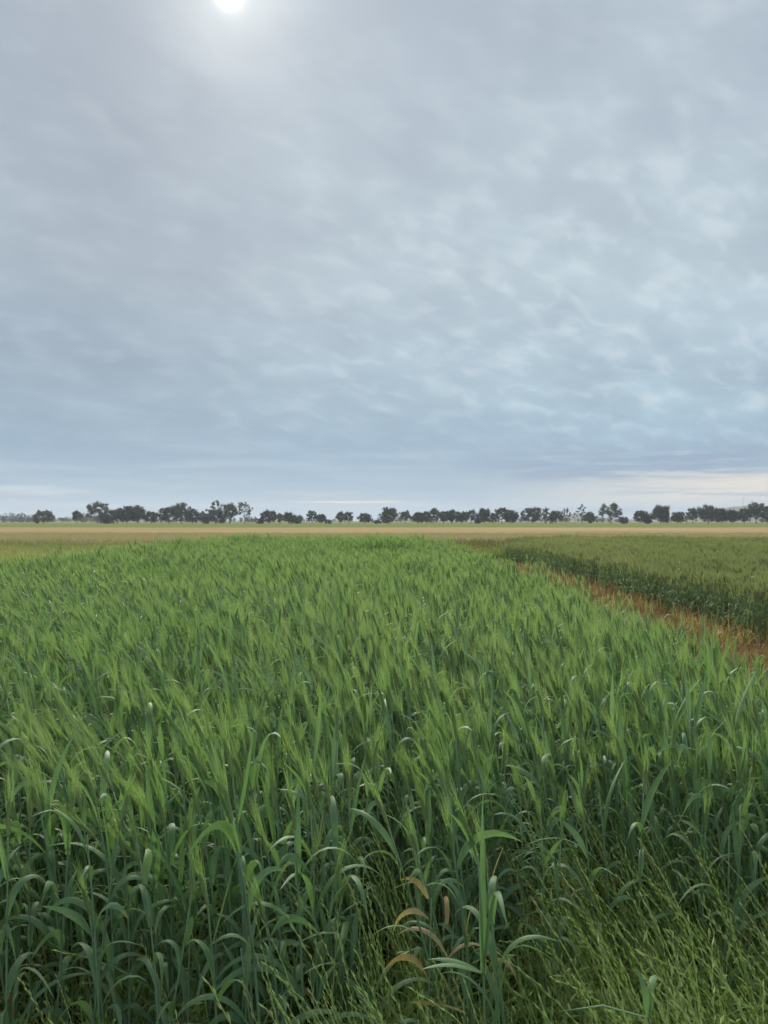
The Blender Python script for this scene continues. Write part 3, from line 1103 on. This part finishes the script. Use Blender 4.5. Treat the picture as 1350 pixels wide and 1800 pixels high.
P = P[in_view(P, 3)]
scatter_simple('dry_grass', tg, P, 'short tan dry grass on the stubble field', 'dry grass', 0.7, 1.5, 0, 84)

# dead reddish grass along the path
dd_ = [tuft(r, 34, 0.15, 0.09, 0.0028, 0.75, 0, 0, 1.2).mesh('dead_tuft', [M_dead]) for k in range(10)]
P = field_points(2.0, 5.4, 4.0, 30, 60, r)
w = 0.35 + 0.9 * sm((P[:, 0] - 3.9) / 0.7) + 0.5 * vnoise(P[:, 0], P[:, 1], 1.5, 31)
P = P[r.uniform(0, 1, len(P)) < w]
P = P[P[:, 0] < right_edge(P[:, 1]) + 0.35]
scatter_simple('dead_grass', dd_, P, 'reddish dead grass on the bare strip between the crops', 'dead grass', 0.6, 1.4, 0.01, 85)
de = [tuft(r, 10, 0.34, 0.06, 0.0045, 0.5, 0, 0, 1.3).mesh('dying_tuft', [M_dry if k % 2 else M_dead]) for k in range(6)]
yy = r.uniform(5.0, 29, 520)
P = np.stack([right_edge(yy) + r.normal(-0.10, 0.26, 520), yy], axis=1)
P = P[vnoise(yy, yy * 0, 0.9, 17) > 0.30]
scatter_simple('dying_crop_edge', de, P, 'straw-coloured dying stalks along the edge of the dark crop', 'dead grass', 0.7, 1.3, 0, 86)

# ------------------------------------------------------------------ ryegrass and other weeds at the front


def rye_stem(r, H, lean, az, mb=None, smat=0, hmat=1):
    """wiry ryegrass stem with a zigzag of alternate spikelets: (stem, spike)"""
    stem, spike = MB(), MB()
    n = 9
    s = np.linspace(0, 1, n)
    th = lean * (0.25 + 0.75 * s) + r.normal(0, 0.05) + 0.25 * s ** 3
    aa = az + r.normal(0, 0.3) * s
    d = np.stack([np.sin(th) * np.cos(aa), np.sin(th) * np.sin(aa), np.cos(th)], axis=1)
    pts = np.vstack([np.zeros(3), np.cumsum((d[:-1] + d[1:]) / 2 * H / (n - 1), axis=0)])
    tint = r.uniform(0, 1)
    tube(stem, pts, np.linspace(0.0014, 0.0008, n), 3, 0, tint)
    side = np.cross(d[-1], r.normal(0, 1, 3))
    side /= np.linalg.norm(side)
    ns = r.integers(12, 18)
    for k in range(ns):
        q = 0.58 + 0.42 * k / (ns - 1)
        b = np.array([np.interp(q, s, pts[:, c]) for c in range(3)])
        dv = np.array([np.interp(q, s, d[:, c]) for c in range(3)])
        o = side * (1 if k % 2 else -1)
        L = r.uniform(0.014, 0.020)
        tip = b + dv * L + o * L * 0.24
        m1 = (b + tip) / 2 + o * 0.0012
        tube(spike, [b, m1, tip], [0.0007, 0.0021, 0.0003], 3, 0, np.clip(tint + r.normal(0, 0.15), 0, 1))
    return stem, spike


def rye_clump(r, n, Hm, lean, az, leafy=8, azs=0.5):
    mb = MB()
    for k in range(n):
        st, sp = rye_stem(r, Hm * r.uniform(0.6, 1.15), abs(r.normal(lean, 0.15)), az + r.normal(0, azs))
        off = (r.normal(0, 0.05), r.normal(0, 0.05), 0)
        mb.extend(st, off)
        sp.m = [1] * len(sp.m)
        mb.extend(sp, off)
    for k in range(leafy):
        lp, side, dd, ss = leaf_curve((r.normal(0, 0.05), r.normal(0, 0.05), 0), r.uniform(0, 6.28), r.uniform(0.1, 0.6), r.uniform(0.8, 2.3), r.uniform(0.15, 0.32), 6, 1.3, r.normal(0, 0.4))
        blade(mb, lp, side, 0.0021 * np.array([0.8, 1, 1, 0.9, 0.6, 0]), 0, r.uniform(0, 1))
    return mb


def brome_clump(r, n=10, h=0.36):
    """mat of fine leaves and drooping lens-shaped spikelets"""
    mb = MB()
    for k in range(n):
        p0 = (r.normal(0, 0.06), r.normal(0, 0.06), 0)
        H = h * r.uniform(0.6, 1.2)
        lp, side, dd, ss = leaf_curve(p0, r.uniform(0, 6.28), r.uniform(0.05, 0.4), r.uniform(0.5, 1.6), H, 6, 1.3, r.normal(0, 0.4))
        tube(mb, lp, np.linspace(0.0010, 0.0004, 6), 3, 0, r.uniform(0, 1))
        for q in range(r.integers(2, 5)):
            b = lp[-1 - (q % 3)] + r.normal(0, 0.006, 3)
            dv = dd[-1] * 0.4 + np.array([r.normal(0, 0.4), r.normal(0, 0.4), r.choice([-0.5, 0.7, 0.9])])
            dv /= np.linalg.norm(dv)
            L = r.uniform(0.018, 0.032)
            tube(mb, [b, b + dv * L * 0.4, b + dv * L], [0.0007, 0.0033, 0.0003], 4, 1, r.uniform(0, 1))
    for k in range(n * 3):
        lp, side, dd, ss = leaf_curve((r.normal(0, 0.07), r.normal(0, 0.07), 0), r.uniform(0, 6.28), r.uniform(0.1, 0.7), r.uniform(0.9, 2.4), r.uniform(0.15, 0.36), 6, 1.3, r.normal(0, 0.5))
        blade(mb, lp, side, 0.0040 * np.array([0.8, 1, 1, 0.9, 0.6, 0]), 0, r.uniform(0, 1))
    return mb


WEED_M = [M_weed, M_spike]
r = np.random.default_rng(9)
rc = [rye_clump(r, 8, 0.64, 0.50, math.pi - 0.30).mesh('ryegrass_clump', WEED_M) for k in range(10)]
P = field_points(-1.7, 2.0, 1.25, 3.0, 300, r)
wt = 0.10 + 0.75 * np.exp(-((P[:, 0] - 0.04) / 0.13) ** 2) + 0.75 * sm((P[:, 0] - 0.25) / 0.4) + 0.12 * (P[:, 0] < -0.35)
wt *= 1 - sm((P[:, 1] - front_edge(P[:, 0]) - 0.15) / 0.4)
wt *= 0.45 + 0.8 * vnoise(P[:, 0], P[:, 1], 4.0, 41)
P = P[r.uniform(0, 1, len(P)) < wt * 0.34]
P = P[in_view(P, 0.5)]
scatter_simple('ryegrass', rc, P, 'wiry ryegrass leaning along the front of the crop', 'grass', 0.7, 1.1, 0, 91, yaw=False)
bc = [brome_clump(r).mesh('brome_clump', WEED_M) for k in range(12)]
P = field_points(-1.8, 2.0, 1.2, 2.9, 115, r)
wt = 0.75 * sm((P[:, 0] - 0.18) / 0.25) + 0.55 * sm((-0.18 - P[:, 0]) / 0.3) + 0.22
wt *= 1 - sm((P[:, 1] - front_edge(P[:, 0]) + 0.05) / 0.5)
wt *= 0.35 + 1.0 * vnoise(P[:, 0], P[:, 1], 3.2, 43)
P = P[r.uniform(0, 1, len(P)) < wt]
P = P[in_view(P, 0.5)]
scatter_simple('weed_mat', bc, P, 'yellow-green mat of flowering weed grass in the foreground', 'weeds', 0.7, 1.3, 0, 92)
# short green undergrowth between the stalks
ug = [tuft(r, 16, 0.22, 0.05, 0.003, 0.5).mesh('undergrowth_tuft', [M_weed]) for k in range(6)]
P = field_points(-2.4, 2.15, 1.4, 4.2, 60, r)
P = P[in_view(P, 0.5)]
scatter_simple('undergrowth', ug, P, 'short green grass under the front stalks', 'grass', 0.7, 1.3, 0, 93)

# ------------------------------------------------------------------ individual cereal stalks at the front
VAR = []
for cl in range(3):
    for k in range(8):
        r = np.random.default_rng(3000 + cl * 50 + k)
        st, lv, hd = culm(r, r.uniform(0.80, 0.95), LEANS[cl] * r.uniform(0.7, 1.25), W=0.0092, nleaf=6 if k % 3 else 7, seg=10, ear=k % 5 != 4)
        VAR.append((st.mesh('stem', [M_stem], True), [l.mesh('leaf', [M_dry if l.m[0] == 4 else M_leaf], True) for l in lv],
                    hd.mesh('ear', CROP_M, True) if hd else None))


def stalk(var, x, y, h, rot, label, group):
    e = link('cereal_stalk', None, loc=(x, y, 0))
    e.rotation_euler = rot
    e.scale = (0.5 + 0.5 * h, 0.5 + 0.5 * h, h)
    set_props(e, label, 'cereal stalk', group)
    st, lv, hd = var
    link('stem', st, e)
    for l in lv:
        link('leaf', l, e)
    if hd:
        link('ear', hd, e)
    return e


r = np.random.default_rng(12)
gcl = np.clip((gust(P_ind) * 3 + r.normal(0, 0.35, len(P_ind))).astype(int), 0, 2)
for i, (x, y) in enumerate(P_ind):
    var = VAR[gcl[i] * 8 + int(r.integers(0, 8))]
    eared = var[2] is not None
    u = 675 + x / y * FPX
    zone = ('by the left picture edge' if u < 160 else 'in the left third' if u < 430 else 'left of the ryegrass gap' if u < 680 else
            'right of the ryegrass gap' if u < 900 else 'above the weed mat on the right' if u < 1190 else 'by the right picture edge')
    zone = ('front row ' if y < front_edge(x) + 0.10 else 'second rows ') + zone
    lab = ('bearded green cereal stalk in the ' if eared else 'earless green cereal stalk in the ') + zone
    stalk(var, x, y, float(np.clip(1 + r.normal(0, 0.09), 0.78, 1.18)), (r.normal(0, 0.05), r.normal(0, 0.05), r.normal(0, 0.6)), lab,
          'cereal stalks ' + zone + (' with ears' if eared else ' without ears'))

# stalks that stand out in front of the stand: explicit leaves (height, azimuth deg, start, end angle deg, length, half width)
def hero(name_label, x, y, H, lean, leaves, ear=True, seed=0, az=math.pi, leafmat=None):
    r = np.random.default_rng(seed)
    st, _, hd = culm(r, H, lean, nleaf=1, seg=4, ear=ear)
    e = link('cereal_stalk', None, loc=(x, y, 0))
    set_props(e, name_label, 'cereal stalk', 'stalks standing in front of the crop')
    link('stem', st.mesh('stem', [M_stem], True), e)
    if hd:
        link('ear', hd.mesh('ear', CROP_M, True), e)
    sv = np.concatenate(st.v)
    for (h, a, t0, t1, ln, hw, *k) in leaves:
        j = np.argsort(np.abs(sv[:, 2] - h))[:4]
        p0 = sv[j].mean(axis=0)
        lp, side, dd, ss = leaf_curve(p0, R(a), R(t0), R(t1), ln, 12, 1.2 if not k else k[0], r.normal(0, 0.25))
        mb = MB()
        tw = np.cumsum(np.full(12, r.normal(0, 0.05)))
        ribbon(mb, lp, twist_side(side, dd, tw), leaf_width(ss, hw), 0.3, 0, r.uniform(0.2, 0.6))
        link('leaf', mb.mesh('leaf', [leafmat or M_leaf], True), e)
    return e


def rl(r, n, hmin=0.2, hmax=0.75, L=(0.20, 0.30), hw=(0.008, 0.0105)):
    out, a = [], r.uniform(0, 360)
    for i in range(n):
        a += 180 + r.normal(0, 30)
        out.append((hmin + (hmax - hmin) * i / max(1, n - 1), a, r.uniform(12, 26), r.uniform(95, 155), r.uniform(*L), r.uniform(*hw)))
    return out


HEROES = [  # px at mid height, distance, height, lean, label, extra leaves
    (858, 1.72, 0.90, 0.10, 'tall front stalk with a broad upright blade and sideways leaves at bottom centre', [
        (0.50, 95, 2, 12, 0.40, 0.0105), (0.55, 188, 66, 96, 0.15, 0.009), (0.51, 176, 64, 92, 0.13, 0.009), (0.46, 184, 76, 92, 0.12, 0.009),
        (0.30, 30, 6, 16, 0.30, 0.0085), (0.60, 20, 4, 22, 0.20, 0.008)]),
    (880, 1.80, 0.84, 0.16, 'front stalk close right of the broad upright blade at bottom centre', None),
    (528, 1.86, 0.93, 0.12, 'tall front stalk left of centre with drooping leaves on its left', [
        (0.55, 190, 25, 140, 0.26, 0.010), (0.44, 180, 30, 150, 0.30, 0.0105), (0.34, 200, 35, 140, 0.28, 0.011), (0.62, 10, 20, 150, 0.22, 0.009), (0.70, 100, 5, 40, 0.24, 0.009), (0.25, 350, 30, 120, 0.25, 0.0105)]),
    (562, 1.95, 0.95, 0.10, 'tall front stalk just right of the one with leaves drooping left', None),
    (598, 2.05, 0.92, 0.14, 'upright front stalk left of the ryegrass gap', None),
    (455, 1.78, 0.62, 0.22, 'short front stalk with a long broad leaf near the bottom edge left of centre', [
        (0.20, 195, 50, 120, 0.34, 0.0125), (0.28, 20, 35, 130, 0.30, 0.011), (0.38, 185, 30, 150, 0.25, 0.010), (0.46, 80, 10, 70, 0.2, 0.009)]),
    (308, 2.02, 0.88, 0.16, 'front stalk left of centre with doubled arching leaves', None),
    (226, 1.96, 0.80, 0.18, 'front stalk in the left third behind low weeds', None),
    (120, 2.05, 0.86, 0.22, 'front stalk near the left edge with long arching leaf', [
        (0.62, 200, 30, 125, 0.34, 0.010), (0.50, 20, 25, 150, 0.26, 0.010), (0.36, 170, 25, 140, 0.28, 0.0105), (0.70, 60, 8, 40, 0.24, 0.009)]),
    (30, 1.92, 0.82, 0.20, 'leftmost front stalk at the picture edge', None),
    (800, 2.20, 0.90, 0.12, 'front stalk right of the orange dry leaves', None),
    (690, 2.45, 0.88, 0.15, 'stalk at the back of the ryegrass gap', None),
    (960, 2.30, 0.78, 0.20, 'front stalk above the weed mat right of centre', None),
    (1075, 2.30, 0.86, 0.15, 'front stalk with horizontal leaf above the weed mat on the right', [
        (0.55, 175, 40, 110, 0.30, 0.0105), (0.44, 185, 40, 135, 0.28, 0.010), (0.36, 10, 25, 150, 0.25, 0.009), (0.66, 30, 10, 60, 0.24, 0.009)]),
    (1262, 2.20, 0.72, 0.05, 'front stalk with large fanned leaves near the right edge', [
        (0.30, 20, 14, 95, 0.30, 0.013), (0.30, 5, 34, 120, 0.28, 0.012), (0.26, 190, 55, 120, 0.26, 0.011), (0.24, 10, 50, 130, 0.26, 0.010), (0.42, 200, 25, 140, 0.24, 0.010)]),
    (1180, 2.45, 0.84, 0.18, 'stalk behind the fan-leaved one near the right edge', None),
    (1330, 2.35, 0.84, 0.15, 'rightmost front stalk at the picture edge', None),
    (660, 1.95, 0.55, 0.25, 'short stalk among the ryegrass in the middle gap', None),
]
for i, (px, dist, H, lean, label, lv) in enumerate(HEROES):
    r = np.random.default_rng(700 + i)
    hero(label, gx(px, dist), dist, H, lean, lv or rl(r, 6, 0.18, 0.74 * H), ear=H > 0.75 and i != 0, seed=800 + i)

CROWD = [(845, 1.9), (902, 1.85), (815, 1.95), (545, 1.9), (580, 1.98), (505, 1.95), (490, 2.02), (615, 2.1), (330, 1.95), (280, 2.0), (200, 1.9), (90, 1.95),
         (1000, 2.2), (1045, 2.25), (1120, 2.3), (1220, 2.25), (1290, 2.3), (935, 2.15), (420, 1.9), (150, 1.85)]
for i, (px, dist) in enumerate(CROWD):
    r = np.random.default_rng(4000 + i)
    zone = 'left' if px < 450 else ('middle' if px < 800 else 'right')
    stalk(VAR[int(r.integers(0, 16))], gx(px, dist), dist, r.uniform(0.85, 1.05), (r.normal(0, 0.05), r.normal(0, 0.05), r.uniform(0, 6.28)),
          'loose cereal stalk standing forward of the dense front row, ' + zone + ' part', 'loose forward stalks, ' + zone)

# dying plant with orange leaves in the gap
def dying_plant():
    dist = 1.93
    e = link('dying_stalk', None, loc=(gx(752, dist), dist, 0))
    set_props(e, 'dying stalks with curled orange and yellow leaves in the middle gap', 'cereal stalk')
    r = np.random.default_rng(55)
    for (bx, by, lv) in ((0.0, 0.0, ((0.60, 150, 30, 120, 0.10, 0.008), (0.55, 200, 45, 165, 0.13, 0.007), (0.40, 195, 25, 150, 0.20, 0.0085))),
                         (0.05, 0.03, ((0.44, 170, 30, 130, 0.17, 0.0085), (0.43, 350, 35, 150, 0.15, 0.0095), (0.52, 80, 20, 150, 0.12, 0.007))),
                         (0.09, -0.03, ((0.335, 184, 72, 108, 0.15, 0.0105), (0.50, 40, 8, 25, 0.10, 0.006))),
                         (0.16, 0.05, ((0.58, 20, 12, 40, 0.13, 0.0075), (0.40, 300, 30, 160, 0.12, 0.007)))):
        mb = MB()
        top = max(q[0] for q in lv)
        tube(mb, [(bx * 0.7, by, 0), (bx, by, top * 0.5), (bx + r.normal(0, 0.01), by, top)], [0.0024, 0.0022, 0.0014], 5, 0, r.uniform(0, 1))
        link('stem', mb.mesh('stem', [M_stem], True), e)
        for h, a, t0, t1, ln, hw in lv:
            lp, side, dd, ss = leaf_curve((bx, by, h), R(a), R(t0), R(t1), ln, 10, 1.1, r.normal(0, 0.4))
            m2 = MB()
            ribbon(m2, lp, twist_side(side, dd, np.cumsum(np.full(10, r.normal(0, 0.14)))), leaf_width(ss, hw), 0.4, 0, r.uniform(0, 1))
            link('leaf', m2.mesh('leaf', [M_dry], True), e)


dying_plant()

for px, dist, h, a, label in ((862, 1.95, 0.36, 80, 'small orange dry leaf hanging right of the broad upright blade'),
                              (610, 1.95, 0.20, 270, 'pale orange dry leaf low in the gap left of centre'),
                              (1000, 2.30, 0.42, 20, 'curled straw-coloured leaf above the weed mat')):
    e = link('dry_leaf', None, loc=(gx(px, dist), dist, 0))
    set_props(e, label, 'dry leaf')
    r = np.random.default_rng(int(px))
    mb = MB()
    tube(mb, [(0, 0, 0), (0.004, 0, h * 0.6), (0, 0, h)], [0.0016, 0.0014, 0.001], 4)
    link('stem', mb.mesh('stem', [M_stem], True), e)
    lp, side, dd, ss = leaf_curve((0, 0, h), R(a), R(40), R(165), 0.13, 10, 0.8, r.normal(0, 0.5))
    m2 = MB()
    ribbon(m2, lp, twist_side(side, dd, np.linspace(0, 1.2, 10)), leaf_width(ss, 0.0075), 0.4, 0, 0.4)
    link('leaf', m2.mesh('leaf', [M_dry], True), e)

# single ryegrass stems that stand clear
RYE = [(150, 1.75, 0.52, 0.45), (175, 1.80, 0.46, 0.5), (60, 1.7, 0.40, 0.6), (365, 1.80, 0.50, 0.35), (390, 1.9, 0.58, 0.3), (340, 1.85, 0.52, 0.4),
       (650, 1.80, 0.60, 0.15), (672, 1.85, 0.66, 0.2), (690, 1.9, 0.7, 0.18), (705, 1.85, 0.64, 0.1), (720, 2.0, 0.7, 0.12), (640, 1.95, 0.6, 0.3), (735, 1.75, 0.5, 0.2),
       (1040, 1.95, 0.55, 0.6), (1090, 2.0, 0.6, 0.55), (1130, 2.05, 0.62, 0.55), (1160, 1.95, 0.55, 0.6), (1200, 2.1, 0.6, 0.5), (1235, 2.0, 0.55, 0.6),
       (1275, 2.1, 0.58, 0.55), (1310, 1.9, 0.5, 0.65), (1340, 2.0, 0.55, 0.6), (1180, 1.8, 0.5, 0.7), (1290, 1.75, 0.42, 0.8)]
for i, (px, dist, H, lean) in enumerate(RYE):
    r = np.random.default_rng(900 + i)
    st, sp = rye_stem(r, H, lean, math.pi + r.normal(-0.2, 0.3))
    zone = 'at the left' if px < 450 else ('in the middle gap' if px < 800 else 'over the weed mat on the right')
    e = link('ryegrass_stem', None, loc=(gx(px, dist), dist, 0))
    set_props(e, 'wiry zigzag ryegrass seed head standing clear ' + zone, 'grass stem', 'clear ryegrass seed heads ' + zone)
    link('stem', st.mesh('stem', [M_weed], True), e)
    link('seed_head', sp.mesh('seed_head', [M_spike], True), e)

# fallen stalk across the bottom right
def fallen():
    a, b = at(985, 1778, 1.72), at(1140, 1790, 1.66)
    e = link('fallen_stalk', None, loc=((a.x + b.x) / 2, (a.y + b.y) / 2, 0))
    set_props(e, 'pale green bent stalk lying across the weeds at the bottom right', 'cereal stalk')
    o = Vector(e.location)
    mid = at(1060, 1768, 1.69)
    mb = MB()
    root = Vector((b.x + 0.16, b.y + 0.12, 0.0))
    tube(mb, [root - o, b - o, mid - o, a - o], [0.003, 0.0028, 0.0026, 0.0012], 5)
    link('stem', mb.mesh('stem', [M_stem], True), e)
    for ph, t0, t1, ln in ((100, 10, 60, 0.10), (60, 20, 140, 0.14)):
        lp, side, dd, ss = leaf_curve(b - o, R(ph), R(t0), R(t1), ln, 10, 1.2)
        m2 = MB()
        ribbon(m2, lp, side, leaf_width(ss, 0.009), 0.3, 0, 0.5)
        link('leaf', m2.mesh('leaf', [M_leaf], True), e)


fallen()

# grey bush at the far end of the plot
mbt, mbc = tree_parts(42, 0.72, 0.75, 'shrub')
mbc2 = MB()
r = np.random.default_rng(4)
for k in range(260):
    p0 = np.array([r.normal(0, 0.12), r.normal(0, 0.12), 0])
    lp, side, dd, ss = leaf_curve(p0, r.uniform(0, 6.28), 0.1, r.uniform(0.3, 1.3), r.uniform(0.35, 0.75), 4, 1.2)
    blade(mbc2, lp, side, [0.004, 0.006, 0.005, 0], 0, r.uniform(0, 1))
M_grey = plant_mat('grey_bush_leaf', (0.13, 0.14, 0.14), (0.2, 0.2, 0.21), None, 0.7, 0.2, 0.2)
e = link('grey_bush', mbc2.mesh('grey_bush', [M_grey]), loc=(gx(364, 31.5), 31.5, 0))
set_props(e, 'low grey bush at the far edge of the bright green plot', 'bush')

# ------------------------------------------------------------------ haze over the plain
def haze():
    x, y0, y1, z0, z1 = 3800, -100, 3500, -1.5, 75.0
    v = [(sx * x, y, z) for z in (z0, z1) for sx, y in ((-1, y0), (1, y0), (1, y1), (-1, y1))]
    f = [(3, 2, 1, 0), (4, 5, 6, 7), (0, 1, 5, 4), (1, 2, 6, 5), (2, 3, 7, 6), (3, 0, 4, 7)]
    me = bpy.data.meshes.new('haze')
    me.from_pydata(v, [], f)
    m = bpy.data.materials.new('haze_air')
    m.use_nodes = True
    t = m.node_tree
    t.nodes.clear()
    pv = t.nodes.new('ShaderNodeVolumePrincipled')
    pv.inputs['Color'].default_value = (0.86, 0.92, 1.0, 1)
    pv.inputs['Density'].default_value = 0.00018
    pv.inputs['Anisotropy'].default_value = 0.2
    o = t.nodes.new('ShaderNodeOutputMaterial')
    t.links.new(pv.outputs[0], o.inputs['Volume'])
    m.cycles.homogeneous_volume = True if hasattr(m.cycles, 'homogeneous_volume') else None
    me.materials.append(m)
    ob = link('haze', me)
    set_props(ob, 'thin pale haze over the plain', 'haze', kind='stuff')


USE_HAZE = True
if USE_HAZE:
    haze()
